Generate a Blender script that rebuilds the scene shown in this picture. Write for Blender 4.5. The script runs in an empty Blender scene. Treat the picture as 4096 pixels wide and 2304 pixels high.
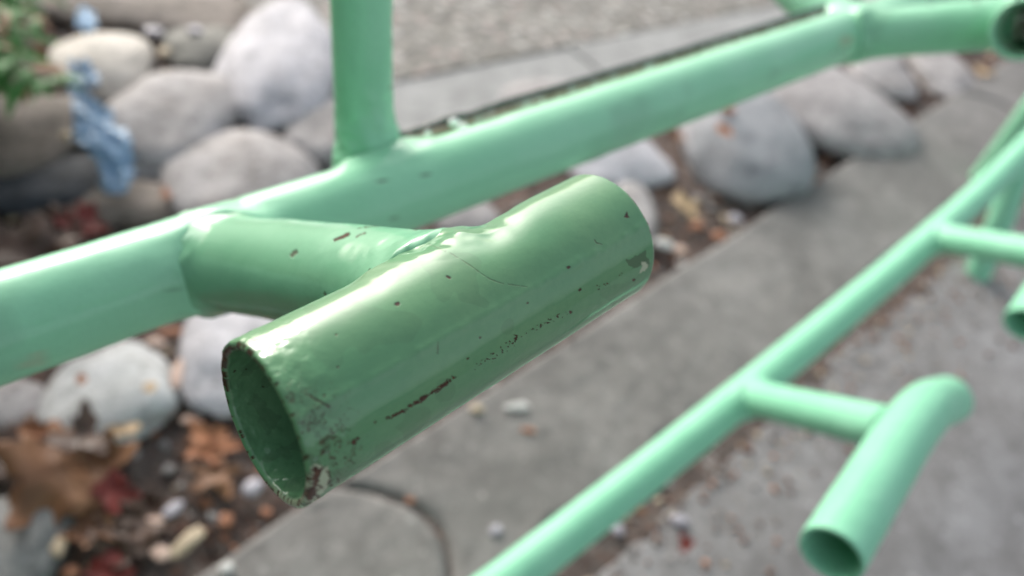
import bpy, math, random
import numpy as np
from mathutils import Vector
random.seed(7)
rng = np.random.default_rng(7)
scene = bpy.context.scene
COL = scene.collection

# ------------------------------------------------------------ camera
F = 3094.0; H = 0.78
up = np.array([.1726, .7026, .6905]); up /= np.linalg.norm(up)
rr = np.array([.749, .361, -.556]); rr -= up * rr.dot(up); rr /= np.linalg.norm(rr)
M3 = np.array([rr, np.cross(up, rr), up])          # camera axes -> world (rows X, Y, Z)
CAM = np.array([0, 0, H])
cd = bpy.data.cameras.new('camera'); cam = bpy.data.objects.new('camera', cd); COL.objects.link(cam)
mw = np.eye(4); mw[:3, :3] = M3; mw[:3, 3] = CAM
from mathutils import Matrix
cam.matrix_world = Matrix(mw.tolist())
cd.sensor_width = 36; cd.lens = 36 * F / 4096; cd.clip_start = .01; cd.clip_end = 200
cd.dof.use_dof = True; cd.dof.focus_distance = .212; cd.dof.aperture_fstop = 5.8
scene.camera = cam
# ------------------------------------------------------------ light
SUN_EL, SUN_AZ = math.radians(25), math.radians(78)   # azimuth measured from +X towards +Y
w = bpy.data.worlds.new('World'); scene.world = w; w.use_nodes = True
wn = w.node_tree; bg = wn.nodes['Background']
sky = wn.nodes.new('ShaderNodeTexSky'); sky.sky_type = 'NISHITA'; sky.sun_disc = False
sky.sun_elevation = SUN_EL; sky.sun_rotation = math.pi / 2 - SUN_AZ; sky.dust_density = 4; sky.air_density = 1.0; sky.ozone_density = 1.0
hsv = wn.nodes.new('ShaderNodeHueSaturation'); hsv.inputs['Saturation'].default_value = .38     # thin overcast
wn.links.new(sky.outputs[0], hsv.inputs['Color']); wn.links.new(hsv.outputs[0], bg.inputs[0]); bg.inputs[1].default_value = .15
sl = bpy.data.lights.new('sun', 'SUN'); sl.energy = .72; sl.angle = math.radians(13); sl.color = (1, .96, .9)
sun = bpy.data.objects.new('sun', sl); COL.objects.link(sun)
sd = Vector((math.cos(SUN_EL) * math.cos(SUN_AZ), math.cos(SUN_EL) * math.sin(SUN_AZ), math.sin(SUN_EL)))
sun.rotation_euler = sd.to_track_quat('Z', 'Y').to_euler(); sun.location = (0, 0, 5)
scene.view_settings.view_transform = 'Standard'; scene.view_settings.look = 'None'
scene.view_settings.exposure = 0.88; scene.view_settings.gamma = 1

# ------------------------------------------------------------ helpers
def P(px, py, d):
    return M3 @ np.array([(px - 2048) / F * d, -(py - 1152) / F * d, -d]) + CAM
def G(px, py, z=0.0):
    v = P(px, py, 1) - CAM
    return v * (H - z) / -v[2] + CAM
def proj(W):
    v = (np.asarray(W) - CAM) @ M3
    return 2048 + F * v[..., 0] / -v[..., 2], 1152 - F * v[..., 1] / -v[..., 2], -v[..., 2]
def vnoise(p, seed=0):
    p = np.asarray(p, float) + seed * 17.31 + 1000
    i = np.floor(p).astype(np.int64); f = p - i; f = f * f * (3 - 2 * f)
    def h(a):
        n = (a[..., 0] * 73856093) ^ (a[..., 1] * 19349663) ^ (a[..., 2] * 83492791) ^ (seed * 2654435)
        n = (n ^ (n >> 13)) * 1274126177 & 0x7fffffff
        n = (n ^ (n >> 16)) & 0xffff
        return n / 32767.5 - 1
    r = 0
    for dx in (0, 1):
        for dy in (0, 1):
            for dz in (0, 1):
                wt = (f[..., 0] if dx else 1 - f[..., 0]) * (f[..., 1] if dy else 1 - f[..., 1]) * (f[..., 2] if dz else 1 - f[..., 2])
                r = r + wt * h(i + np.array([dx, dy, dz]))
    return r
def fbm(p, seed=0, oct=3):
    p = np.asarray(p); r = 0; a = 1
    for o in range(oct):
        r = r + a * vnoise(p * 2 ** o, seed + o * 5); a *= .5
    return r
def link(name, me, mat=None, parent=None, smooth=True):
    o = bpy.data.objects.new(name, me); COL.objects.link(o)
    if mat: me.materials.append(mat)
    if smooth: me.polygons.foreach_set('use_smooth', [True] * len(me.polygons))
    if parent: o.parent = parent
    return o
def tag(o, label=None, cat=None, group=None, kind=None):
    if label: o['label'] = label
    if cat: o['category'] = cat
    if group: o['group'] = group
    if kind: o['kind'] = kind
    return o
def mesh_np(name, V, Q):
    me = bpy.data.meshes.new(name)
    V = np.asarray(V, np.float32); Q = np.asarray(Q, np.int32)
    me.vertices.add(len(V)); me.vertices.foreach_set('co', V.ravel())
    k = Q.shape[1]; me.loops.add(Q.size); me.loops.foreach_set('vertex_index', Q.ravel())
    me.polygons.add(len(Q)); me.polygons.foreach_set('loop_start', np.arange(0, Q.size, k, dtype=np.int32))
    me.update(calc_edges=True); me.validate()
    return me
def ss(a, b, x):
    t = np.clip((x - a) / (b - a), 0, 1); return t * t * (3 - 2 * t)

# ------------------------------------------------------------ materials
class NT:
    def __init__(s, name):
        s.m = bpy.data.materials.new(name); s.m.use_nodes = True; s.t = s.m.node_tree
        s.b = s.t.nodes['Principled BSDF']
    def n(s, ty, **kw):
        x = s.t.nodes.new(ty)
        for k, v in kw.items(): setattr(x, k, v)
        return x
    def l(s, a, b): s.t.links.new(a, b)
    def coords(s, gen=False):
        return s.n('ShaderNodeTexCoord').outputs['Object']
    def noise(s, scale, detail=4, rough=.55, co=None, dist=0):
        x = s.n('ShaderNodeTexNoise'); x.inputs['Scale'].default_value = scale; x.inputs['Detail'].default_value = detail
        x.inputs['Roughness'].default_value = rough; x.inputs['Distortion'].default_value = dist
        s.l(co or s.coords(), x.inputs['Vector']); return x.outputs['Fac']
    def ramp(s, fac, stops):
        x = s.n('ShaderNodeValToRGB'); e = x.color_ramp.elements
        while len(e) < len(stops): e.new(.5)
        for i, (p, c) in enumerate(stops): e[i].position = p; e[i].color = (*c, 1) if len(c) == 3 else c
        s.l(fac, x.inputs[0]); return x.outputs[0]
    def mix(s, fac, a, b, mode='MIX'):
        x = s.n('ShaderNodeMix', data_type='RGBA', blend_type=mode)
        for sock, v in ((x.inputs['Factor'], fac), (x.inputs[6], a), (x.inputs[7], b)):
            if hasattr(v, 'links'): s.l(v, sock)
            else: sock.default_value = v if not isinstance(v, tuple) else ((*v, 1) if len(v) == 3 else v)
        return x.outputs[2]
    def bump(s, h, strength, dist, prev=None):
        x = s.n('ShaderNodeBump'); x.inputs['Strength'].default_value = strength; x.inputs['Distance'].default_value = dist
        s.l(h, x.inputs['Height'])
        if prev: s.l(prev, x.inputs['Normal'])
        return x.outputs['Normal']
    def math(s, op, a, b=0, c=0):
        x = s.n('ShaderNodeMath', operation=op)
        for i, v in enumerate((a, b, c)):
            if hasattr(v, 'links'): s.l(v, x.inputs[i])
            else: x.inputs[i].default_value = v
        return x.outputs[0]

def paint(name, base, base2, rough=.25, marks=True, coat=.6):
    k = NT(name); b = k.b
    co = k.coords()
    big = k.noise(28, 3, .5, co)
    c = k.mix(k.ramp(big, [(.35, (0, 0, 0)), (.7, (1, 1, 1))]), base, base2)
    fine = k.noise(420, 4, .6, co)
    c = k.mix(k.ramp(fine, [(.4, (0, 0, 0)), (.75, (.35, .35, .35))]), c, tuple(x * .86 for x in base))
    bn = k.bump(k.noise(45, 3, .5, co), .09, .003)
    bn = k.bump(k.noise(330, 4, .6, co), .16, .0006, bn)
    rn = k.n('ShaderNodeMapRange'); rn.inputs[3].default_value = rough - .07; rn.inputs[4].default_value = rough + .14
    k.l(k.noise(90, 5, .6, co), rn.inputs[0]); rg = rn.outputs[0]
    if marks:
        at = k.n('ShaderNodeAttribute', attribute_name='marks'); sp = k.n('ShaderNodeSeparateColor'); k.l(at.outputs['Color'], sp.inputs[0])
        rust = k.ramp(k.noise(900, 4, .7, co), [(.3, (.035, .018, .014)), (.55, (.075, .035, .022)), (.75, (.19, .085, .035))])
        c = k.mix(sp.outputs[2], c, k.mix(.6, c, (.05, .075, .045)))      # grime / scuffed paint
        c = k.mix(sp.outputs[1], c, (.40, .47, .32))                      # older cream coat
        c = k.mix(sp.outputs[0], c, rust)
        d = k.math('ADD', sp.outputs[0], k.math('MULTIPLY', sp.outputs[1], .5))
        bn = k.bump(k.math('MULTIPLY', d, -1), .7, .0006, bn)
        rg = k.math('ADD', rg, k.math('MULTIPLY', sp.outputs[0], .45))
        rg = k.math('ADD', rg, k.math('MULTIPLY', sp.outputs[2], .2))
    k.l(c, b.inputs['Base Color']); k.l(rg, b.inputs['Roughness']); k.l(bn, b.inputs['Normal'])
    b.inputs['Specular IOR Level'].default_value = .15; b.inputs['Coat Weight'].default_value = coat; b.inputs['Coat Roughness'].default_value = .035
    return k.m
MINT = (.28, .65, .41); MINT2 = (.32, .68, .45)
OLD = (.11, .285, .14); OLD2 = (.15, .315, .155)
M_mint = paint('mint_paint', MINT, MINT2, .38, coat=.45)
M_far = paint('chalky_mint_paint', (.26, .64, .42), (.30, .67, .46), .42, coat=.12)
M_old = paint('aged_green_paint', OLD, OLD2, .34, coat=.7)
M_mid = paint('green_paint', (.19, .47, .28), (.21, .49, .30), .34)

def stone_mat(name, c1, c2, spot=None, scale=14):
    k = NT(name); co = k.coords()
    oi = k.n('ShaderNodeObjectInfo')
    add = k.n('ShaderNodeVectorMath', operation='ADD'); k.l(co, add.inputs[0])
    sc = k.n('ShaderNodeVectorMath', operation='SCALE'); k.l(oi.outputs['Location'], sc.inputs[0]); sc.inputs['Scale'].default_value = 7.3
    k.l(sc.outputs[0], add.inputs[1]); co = add.outputs[0]
    c = k.mix(k.ramp(k.noise(scale, 5, .6, co, .4), [(.35, (0, 0, 0)), (.68, (1, 1, 1))]), c1, c2)
    c = k.mix(k.ramp(k.noise(scale * 2.4, 6, .7, co), [(.50, (0, 0, 0)), (.66, (.85, .85, .85))]), c, tuple(x * .45 for x in c1))
    c = k.mix(k.ramp(k.noise(260, 3, .7, co), [(.45, (0, 0, 0)), (.8, (.5, .5, .5))]), c, tuple(min(1, x * 1.5) for x in c2))
    if spot: c = k.mix(k.ramp(k.noise(scale * 1.2, 3, .6, co), [(.6, (0, 0, 0)), (.72, (.7, .7, .7))]), c, spot)
    k.l(c, k.b.inputs['Base Color']); k.b.inputs['Roughness'].default_value = .75
    bn = k.bump(k.noise(60, 5, .65, co), .5, .004); bn = k.bump(k.noise(500, 3, .6, co), .4, .001, bn)
    k.l(bn, k.b.inputs['Normal']); return k.m
def flat_mat(name, c1, c2, scale=60, rough=.6, metal=0, trans=0):
    k = NT(name); co = k.coords()
    c = k.mix(k.ramp(k.noise(scale, 4, .6, co), [(.3, (0, 0, 0)), (.7, (1, 1, 1))]), c1, c2)
    k.l(c, k.b.inputs['Base Color']); k.b.inputs['Roughness'].default_value = rough; k.b.inputs['Metallic'].default_value = metal
    k.l(k.bump(k.noise(scale * 3, 4, .6, co), .4, .002), k.b.inputs['Normal'])
    return k.m
def concrete(name, c1, c2, agg=False, stain=(.10, .075, .06), spots=True):
    k = NT(name); co = k.coords()
    c = k.mix(k.ramp(k.noise(7, 6, .62, co, .3), [(.3, (0, 0, 0)), (.7, (1, 1, 1))]), c1, c2)
    c = k.mix(k.ramp(k.noise(30, 6, .72, co), [(.46, (0, 0, 0)), (.7, (.75, .75, .75))]), c, tuple(x * .58 for x in c1))
    c = k.mix(k.ramp(k.noise(52, 4, .7, co), [(.3, (.8, .8, .8)), (.42, (0, 0, 0))]), c, tuple(min(1, x * 1.35) for x in c2))
    if spots:
        c = k.mix(k.ramp(k.noise(16, 4, .7, co, 1.2), [(.66, (0, 0, 0)), (.76, (.65, .65, .65))]), c, stain)
    if spots:
        c = k.mix(k.ramp(k.noise(5.5, 5, .7, co, .8), [(.42, (0, 0, 0)), (.62, (.55, .55, .55))]), c, tuple(x * .66 for x in c1))
        c = k.mix(k.ramp(k.noise(85, 2, .6, co), [(.66, (0, 0, 0)), (.72, (.8, .8, .8))]), c, tuple(min(1, x * 1.5) for x in c2))
        c = k.mix(k.ramp(k.noise(95, 2, .6, k.n('ShaderNodeTexCoord').outputs['Object'], .5), [(.27, (.7, .7, .7)), (.34, (0, 0, 0))]), c, tuple(x * .45 for x in c1))
    bn = k.bump(k.noise(45, 6, .7, co), .45, .003)
    if agg:
        v = k.n('ShaderNodeTexVoronoi'); v.inputs['Scale'].default_value = 36; v.inputs['Randomness'].default_value = 1; k.l(co, v.inputs['Vector'])
        hs = k.n('ShaderNodeSeparateColor'); k.l(v.outputs['Color'], hs.inputs[0])
        pc = k.ramp(hs.outputs[0], [(0, (.16, .155, .13)), (.3, (.34, .32, .28)), (.6, (.5, .49, .46)), (.85, (.38, .29, .26)), (1, (.66, .66, .64))])
        c = k.mix(k.ramp(v.outputs['Distance'], [(.30, (1, 1, 1)), (.48, (0, 0, 0))]), c, pc)
        bn = k.bump(k.math('MULTIPLY', v.outputs['Distance'], -1), 1, .006, bn)
    k.l(c, k.b.inputs['Base Color']); k.b.inputs['Roughness'].default_value = .85; k.l(bn, k.b.inputs['Normal'])
    return k.m

# ------------------------------------------------------------ setting
def grid(name, x0, x1, y0, y1, nx, ny, zf, mat):
    xs = np.linspace(x0, x1, nx); ys = np.linspace(y0, y1, ny)
    X, Y = np.meshgrid(xs, ys, indexing='ij'); Z = zf(X, Y)
    V = np.stack([X, Y, Z], -1).reshape(-1, 3)
    i = np.arange(nx - 1)[:, None] * ny + np.arange(ny - 1)[None]
    Q = np.stack([i, i + ny, i + ny + 1, i + 1], -1).reshape(-1, 4)
    return link(name, mesh_np(name, V, Q), mat)
k = NT('soil'); co = k.coords()
c = k.ramp(k.noise(30, 6, .7, co), [(.25, (.06, .05, .044)), (.5, (.13, .11, .10)), (.75, (.21, .18, .16))])
c = k.mix(k.ramp(k.noise(9, 4, .6, co), [(.4, (0, 0, 0)), (.7, (.6, .6, .6))]), c, (.14, .085, .065))
v = k.n('ShaderNodeTexVoronoi'); v.inputs['Scale'].default_value = 110; k.l(co, v.inputs['Vector'])
hs = k.n('ShaderNodeSeparateColor'); k.l(v.outputs['Color'], hs.inputs[0])
c = k.mix(k.ramp(hs.outputs[1], [(.55, (0, 0, 0)), (.8, (.75, .75, .75))]), c, k.ramp(hs.outputs[0], [(0, (.07, .05, .045)), (.5, (.22, .12, .085)), (1, (.3, .25, .22))]))
k.l(c, k.b.inputs['Base Color']); k.b.inputs['Roughness'].default_value = .95
bn = k.bump(k.noise(70, 6, .7, co), 1, .01); bn = k.bump(k.math('MULTIPLY', v.outputs['Distance'], -1), .6, .006, bn)
k.l(bn, k.b.inputs['Normal']); M_soil = k.m
def soilz(X, Y):
    p = np.stack([X, Y, X * 0], -1)
    z = -.012 + .010 * fbm(p * 9, 3) + .005 * fbm(p * 40, 9)
    t = (Y - .367) - (X) * .048                                            # packed dirt under the kerb joints, banked against the slab edge
    under = ss(-.185, -.165, t) * ss(-.008, -.03, t)
    z = z * (1 - under) + (.0155 + .002 * vnoise(p * 40, 2)) * under
    e = .135 + .03 * np.clip((X - .4) / .6, 0, 1); bank = ss(e - .05, e - .012, Y) * ss(-.18, -.205, t)
    return z * (1 - bank) + (.0075 + .0032 * fbm(p * 45, 12)) * bank
near = grid('ground', -.8, 3.6, -.4, 2.4, 640, 440, soilz, M_soil); tag(near, kind='structure')
far = grid('ground', -30, 30, -30, 30, 4, 4, lambda X, Y: X * 0 - .06, M_soil); tag(far, kind='structure')

def slab(name, outline, z0, z1, mat, bev=.006, sub=None):
    """prism with a softened top edge from a 2-D outline (counter-clockwise)"""
    import bmesh
    bm = bmesh.new()
    vs = [bm.verts.new((x, y, z0)) for x, y in outline]
    f = bm.faces.new(vs); bm.normal_update()
    if f.normal.z < 0: f.normal_flip()
    r = bmesh.ops.extrude_face_region(bm, geom=[f]); tv = [g for g in r['geom'] if isinstance(g, bmesh.types.BMVert)]
    for q in tv: q.co.z = z1
    bmesh.ops.recalc_face_normals(bm, faces=bm.faces)
    te = [e for e in bm.edges if all(abs(q.co.z - z1) < 1e-6 for q in e.verts)]
    bmesh.ops.bevel(bm, geom=te, offset=bev, segments=4, affect='EDGES', profile=.6)
    me = bpy.data.meshes.new(name); bm.to_mesh(me); bm.free()
    return link(name, me, mat, smooth=False)
M_kerb = concrete('kerb_concrete', (.185, .178, .168), (.26, .25, .24))
M_pave = concrete('paving_concrete', (.24, .23, .225), (.33, .325, .33))
M_edge = concrete('edging_concrete', (.33, .33, .32), (.41, .41, .40), spots=False)
M_agg = concrete('exposed_aggregate', (.22, .205, .18), (.31, .30, .275), agg=True)
KA = math.atan2(.485 - .372, 2.46 - .1)         # the kerb runs almost along X
def kxy(s, t):                                  # along the kerb, across it
    return (s * math.cos(KA) - t * math.sin(KA), .367 + s * math.sin(KA) + t * math.cos(KA))
def wob(s, seed): return .0035 * float(vnoise(np.array([s * 9, seed, 0.])))
def kerb(s0, s1, label):
    W = .193; ns = int((s1 - s0) / .008); nt = 44
    sv = np.linspace(s0, s1, ns); tv = np.linspace(-W, 0, nt)
    S_, T_ = np.meshgrid(sv, tv, indexing='ij')
    ed = np.minimum(np.minimum(S_ - s0, s1 - S_), np.minimum(T_ + W, -T_))
    rb = .0055
    Z = .022 - rb + np.sqrt(np.clip(rb ** 2 - np.clip(rb - ed, 0, rb) ** 2, 0, None))
    q = np.stack([S_ * 1.0, T_, T_ * 0], -1)
    Z = Z + .0012 * fbm(q * 14, 5, 3) + .0006 * fbm(q * 70, 6, 2) - .006 * (ed < .02) * np.clip(fbm(q * 30, 8, 2) - .45, 0, 1)
    Se = S_ + .058 * np.sin(np.pi * np.clip((T_ + W) / W, 0, 1)) + .004 * fbm(np.stack([T_ * 40, T_ * 0, T_ * 0 + 3], -1), 3, 2)
    Te = T_ + .003 * vnoise(np.stack([S_ * 9, S_ * 0 + 1, S_ * 0], -1), 4) - .367 * 0
    X = Se * math.cos(KA) - Te * math.sin(KA); Y = .367 + Se * math.sin(KA) + Te * math.cos(KA)
    top = np.stack([X, Y, Z], -1)
    ring = [(a, 0) for a in range(ns)] + [(ns - 1, b) for b in range(1, nt)] + [(a, nt - 1) for a in range(ns - 2, -1, -1)] + [(0, b) for b in range(nt - 2, 0, -1)]
    V = list(top.reshape(-1, 3)); idx = [a * nt + b for a, b in ring]; base = len(V)
    for a in idx: V.append(V[a] * np.array([1, 1, 0]) - np.array([0, 0, .12]))
    i_ = np.arange(ns - 1)[:, None] * nt + np.arange(nt - 1)[None]
    Q = [list(x) for x in np.stack([i_, i_ + nt, i_ + nt + 1, i_ + 1], -1).reshape(-1, 4)]
    n = len(idx)
    for a in range(n): b = (a + 1) % n; Q.append([idx[b], idx[a], base + a, base + b])
    o = link('kerb_stone', mesh_np('kerb_stone', np.array(V), Q), M_kerb)
    tag(o, label, 'kerb stone', 'kerb stones in a row')
SJ = kxy(0, 0)
kerb(-1.2, .240, 'grey concrete kerb stone with a rounded end, running out of the bottom of the photo')
kerb(.2455, 1.985, 'long grey concrete kerb stone between two curved joints, behind the lower green rail')
kerb(1.993, 3.6, 'grey concrete kerb stone past the curved joint near the right edge of the photo')
# walkway slab this side of the kerb, cobbles beyond it
pv = slab('pavement', [(-1.2, -1.5), (4.5, -1.5), (4.5, .10)] + [(x, .135 + .03 * min(1, max(0, (x - .4) / .6)) + .004 * math.sin(x * 3.1) + .007 * float(vnoise(np.array([x * 9, 2.2, 0])))) for x in np.linspace(3.4, -1.2, 90)], -.1, .008, M_pave, .008)
tag(pv, kind='structure')
EA = math.atan2(.985 - 1.045, 1.544 - .775)
def exy(s, t): return (.775 + s * math.cos(EA) - t * math.sin(EA), 1.045 + s * math.sin(EA) + t * math.cos(EA))
e1 = slab('edging_slab', [exy(-.22, -.165), exy(.428, -.165), exy(.428, 0), exy(-.22, 0)], -.08, .016, M_edge, .006)
tag(e1, 'pale smooth concrete edging slab right of the thin green post', 'edging slab', 'edging slabs along the pebbled path')
e2 = slab('edging_slab', [exy(.431, -.165), exy(2.6, -.165), exy(2.6, 0), exy(.431, 0)], -.08, .019, M_edge, .006)
tag(e2, 'pale smooth concrete edging slab beyond the joint, below the pebbled path at top', 'edging slab', 'edging slabs along the pebbled path')
pa = slab('path', [exy(-.2, .001), exy(3.2, .001), exy(3.2, 1.6), exy(.1, 1.6)], -.1, .02, M_agg, .004)
tag(pa, kind='structure')

# ------------------------------------------------------------ tubes
def resample(pts, n):
    pts = np.asarray(pts, float)
    if len(pts) == 2:
        t = np.linspace(0, 1, n)[:, None]; return pts[0] * (1 - t) + pts[1] * t
    q = np.vstack([2 * pts[0] - pts[1], pts, 2 * pts[-1] - pts[-2]]); out = []
    m = len(pts) - 1
    for tt in np.linspace(0, m - 1e-6, n * 3):
        i = int(tt); f = tt - i; a, b, c_, d = q[i], q[i + 1], q[i + 2], q[i + 3]
        out.append(.5 * ((2 * b) + (c_ - a) * f + (2 * a - 5 * b + 4 * c_ - d) * f * f + (3 * b - a - 3 * c_ + d) * f ** 3))
    out = np.array(out); L = np.r_[0, np.cumsum(np.linalg.norm(np.diff(out, axis=0), axis=1))]
    t = np.linspace(0, L[-1], n)
    return np.stack([np.interp(t, L, out[:, j]) for j in range(3)], -1)
def seg_dist(Pn, path, rad):
    best = np.full(Pn.shape[:-1], 1e9)
    path = np.asarray(path)
    if len(path) > 14: path = path[np.linspace(0, len(path) - 1, 14).astype(int)]
    for a, b in zip(path[:-1], path[1:]):
        ab = b - a; t = np.clip(((Pn - a) @ ab) / (ab @ ab), 0, 1)
        best = np.minimum(best, np.linalg.norm(Pn - (a + t[..., None] * ab), axis=-1) - rad)
    return best
def tube(name, pts, rad, mat, parent, nu=120, nv=64, wall=None, others=(), kf=.012, lump=.0012, wobble=.0002,
         marks=None, r0=None, r1=None, extra=None, cut0=(0, 0), cut1=(0, 0), origin=None):
    C = resample(pts, nu)
    T = np.gradient(C, axis=0); T /= np.linalg.norm(T, axis=1)[:, None]
    ref = CAM - C[0]; n = ref - T[0] * ref.dot(T[0]); n /= np.linalg.norm(n)
    N = [n]
    for i in range(1, nu):
        n = N[-1] - T[i] * N[-1].dot(T[i]); n /= np.linalg.norm(n); N.append(n)
    N = np.array(N); B = np.cross(T, N)
    ph = np.linspace(0, 2 * math.pi, nv, endpoint=False)
    dirs = N[:, None] * np.cos(ph)[None, :, None] + B[:, None] * np.sin(ph)[None, :, None]
    R = np.full((nu, 1), rad)
    if r0: R = np.linspace(r0, r1, nu)[:, None]
    u = np.linspace(0, 1, nu)[:, None]
    L = np.linalg.norm(C[-1] - C[0])
    def shear(r):
        s = np.zeros((nu, nv))
        s = s + ((1 - u) ** 2) * (cut0[0] * np.cos(ph) + cut0[1] * np.sin(ph))[None] * r
        s = s + (u ** 2) * (cut1[0] * np.cos(ph) + cut1[1] * np.sin(ph))[None] * r
        return s
    S = C[:, None] + dirs * R[..., None] + T[:, None] * shear(rad)[..., None]
    disp = wobble * fbm(S * 60, 4)
    kf0 = kf; lump0 = lump
    for ot in others:
        path, orad = ot[:2]; kf = ot[2] if len(ot) > 2 else kf0; lump = ot[3] if len(ot) > 3 else lump0
        d = seg_dist(S, path, orad)
        h = np.clip(kf - np.abs(d), 0, None) ** 2 / (4 * kf) * ss(-.005, -.0005, d)
        wgt = np.clip(1 - np.abs(d) / (kf * 1.3), 0, 1) * ss(-.006, 0, d)
        disp = disp + h * 1.25 + wgt * lump * (.5 + fbm(S * 130, 11, 2))
    if extra: disp = disp + extra(S, u, ph)
    S = S + dirs * disp[..., None]
    rings = [S]
    if wall:
        re_ = wall * .45
        def ring(i, r, along):
            sh = shear(rad)[i][:, None]
            base = S[i] - dirs[i] * rad * 1.0 + dirs[i] * r + T[i] * along
            return base[None]
        # far rim, inner skin, near rim
        rings.append(ring(-1, rad - wall * .12, wall * .3)); rings.append(ring(-1, rad - wall * .5, wall * .45)); rings.append(ring(-1, rad - wall * .88, wall * .3))
        inn = S[::-1] - (dirs * wall)[::-1]; rings.append(inn)
        rings.append(ring(0, rad - wall * .88, -wall * .3)); rings.append(ring(0, rad - wall * .5, -wall * .45)); rings.append(ring(0, rad - wall * .12, -wall * .3))
    A = np.concatenate(rings, 0); m = len(A)
    V = A.reshape(-1, 3)
    if origin is not None: V = V - origin
    i = np.arange(m if wall else m - 1)[:, None]; j = np.arange(nv)[None]
    i2 = (i + 1) % m; j2 = (j + 1) % nv
    Q = np.stack([i * nv + j, i * nv + j2, i2 * nv + j2, i2 * nv + j], -1).reshape(-1, 4)
    me = mesh_np(name, V, Q)
    at = me.color_attributes.new('marks', 'FLOAT_COLOR', 'POINT')
    c = np.zeros((len(V), 4), np.float32); c[:, 3] = 1
    if marks is not None:
        c[:, :3] = marks(A.reshape(-1, 3), dict(m=m, nu=nu, nv=nv))
    at.data.foreach_set('color', c.ravel())
    o = link(name, me, mat, parent)
    if not wall:                                      # close hidden ends
        import bmesh
        bm = bmesh.new(); bm.from_mesh(me); be = [e for e in bm.edges if e.is_boundary]
        bmesh.ops.holes_fill(bm, edges=be, sides=0); bm.to_mesh(me); bm.free()
    return o
def plmask(x, y, poly, wd, rag, seed):
    """soft ragged mask round a polyline given in photo pixels, used to place chips on the steel"""
    best = np.full(x.shape, 1e9)
    for (ax, ay), (bx, by) in zip(poly[:-1], poly[1:]):
        dx, dy = bx - ax, by - ay; l2 = dx * dx + dy * dy + 1e-9
        t = np.clip(((x - ax) * dx + (y - ay) * dy) / l2, 0, 1)
        best = np.minimum(best, np.hypot(x - ax - t * dx, y - ay - t * dy))
    nz = fbm(np.stack([x / 16, y / 16, x * 0], -1), seed, 3)
    return ss(wd + 2.5, wd - 2.5, best + nz * rag)
def polymask(x, y, poly, rag, seed):
    nx = fbm(np.stack([x / 22, y / 22, x * 0], -1), seed, 3) * rag; ny = fbm(np.stack([x / 22, y / 22, x * 0 + 9], -1), seed + 3, 3) * rag
    X = x + nx; Y = y + ny; ins = np.zeros(x.shape, bool); n = len(poly)
    for i in range(n):
        (ax, ay), (bx, by) = poly[i], poly[(i + 1) % n]
        cond = ((ay > Y) != (by > Y)) & (X < (bx - ax) * (Y - ay) / (by - ay + 1e-12) + ax)
        ins ^= cond
    return ins.astype(float)

def trim(path, a=0., b=0.):
    p = [np.array(q, float) for q in path]
    u0 = (p[1] - p[0]) / np.linalg.norm(p[1] - p[0]); u1 = (p[-2] - p[-1]) / np.linalg.norm(p[-2] - p[-1])
    p[0] = p[0] + u0 * a; p[-1] = p[-1] + u1 * b; return p
rack = bpy.data.objects.new('bicycle_rack', None); COL.objects.link(rack)
tag(rack, 'mint green welded steel tube bicycle rack with short open cross tubes above the kerb', 'bicycle rack')

R = .021
rail1 = [(-.62, .252, 0), (-.60, .252, .42), (-.53, .252, .53), (0.2, .252, .53), (.9, .252, .529), (1.5, .252, .53), (1.62, .252, .49), (1.65, .252, .0)]
rail1_path = [(-.4, .252, .53), (0, .252, .53), (.4, .252, .53), (.8, .252, .53), (1.4, .252, .53)]
rail2_pts = [(-.62, .168, .0), (-.58, .168, .075), (-.3, .167, .095), (.3, .166, .104), (.64, .163, .140), (1.05, .172, .168), (1.36, .185, .20), (1.62, .2, .30), (1.66, .24, .45)]
armA = [P(800, 1050, .345), P(1150, 1085, .30), P(1640, 1172, .240), P(1800, 1225, .236)]
RH = .0216
hero = [P(1092, 1683, .186), P(2400, 950, .2535)]
hero[0] = hero[0] - (hero[1] - hero[0]) / np.linalg.norm(hero[1] - hero[0]) * .0018
postA = [P(1458, 740, .428), P(1458, 620, .41), P(1445, 0, .37), P(1440, -330, .352)]
armC = [np.array([.645, .250, .53]), P(4040, 92, .6)]
crC = [P(4092, 118, .545), P(4330, 60, .70)]
postC = [P(3400, 150, .66), P(3130, -110, .72), P(2950, -400, .8)]

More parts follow.
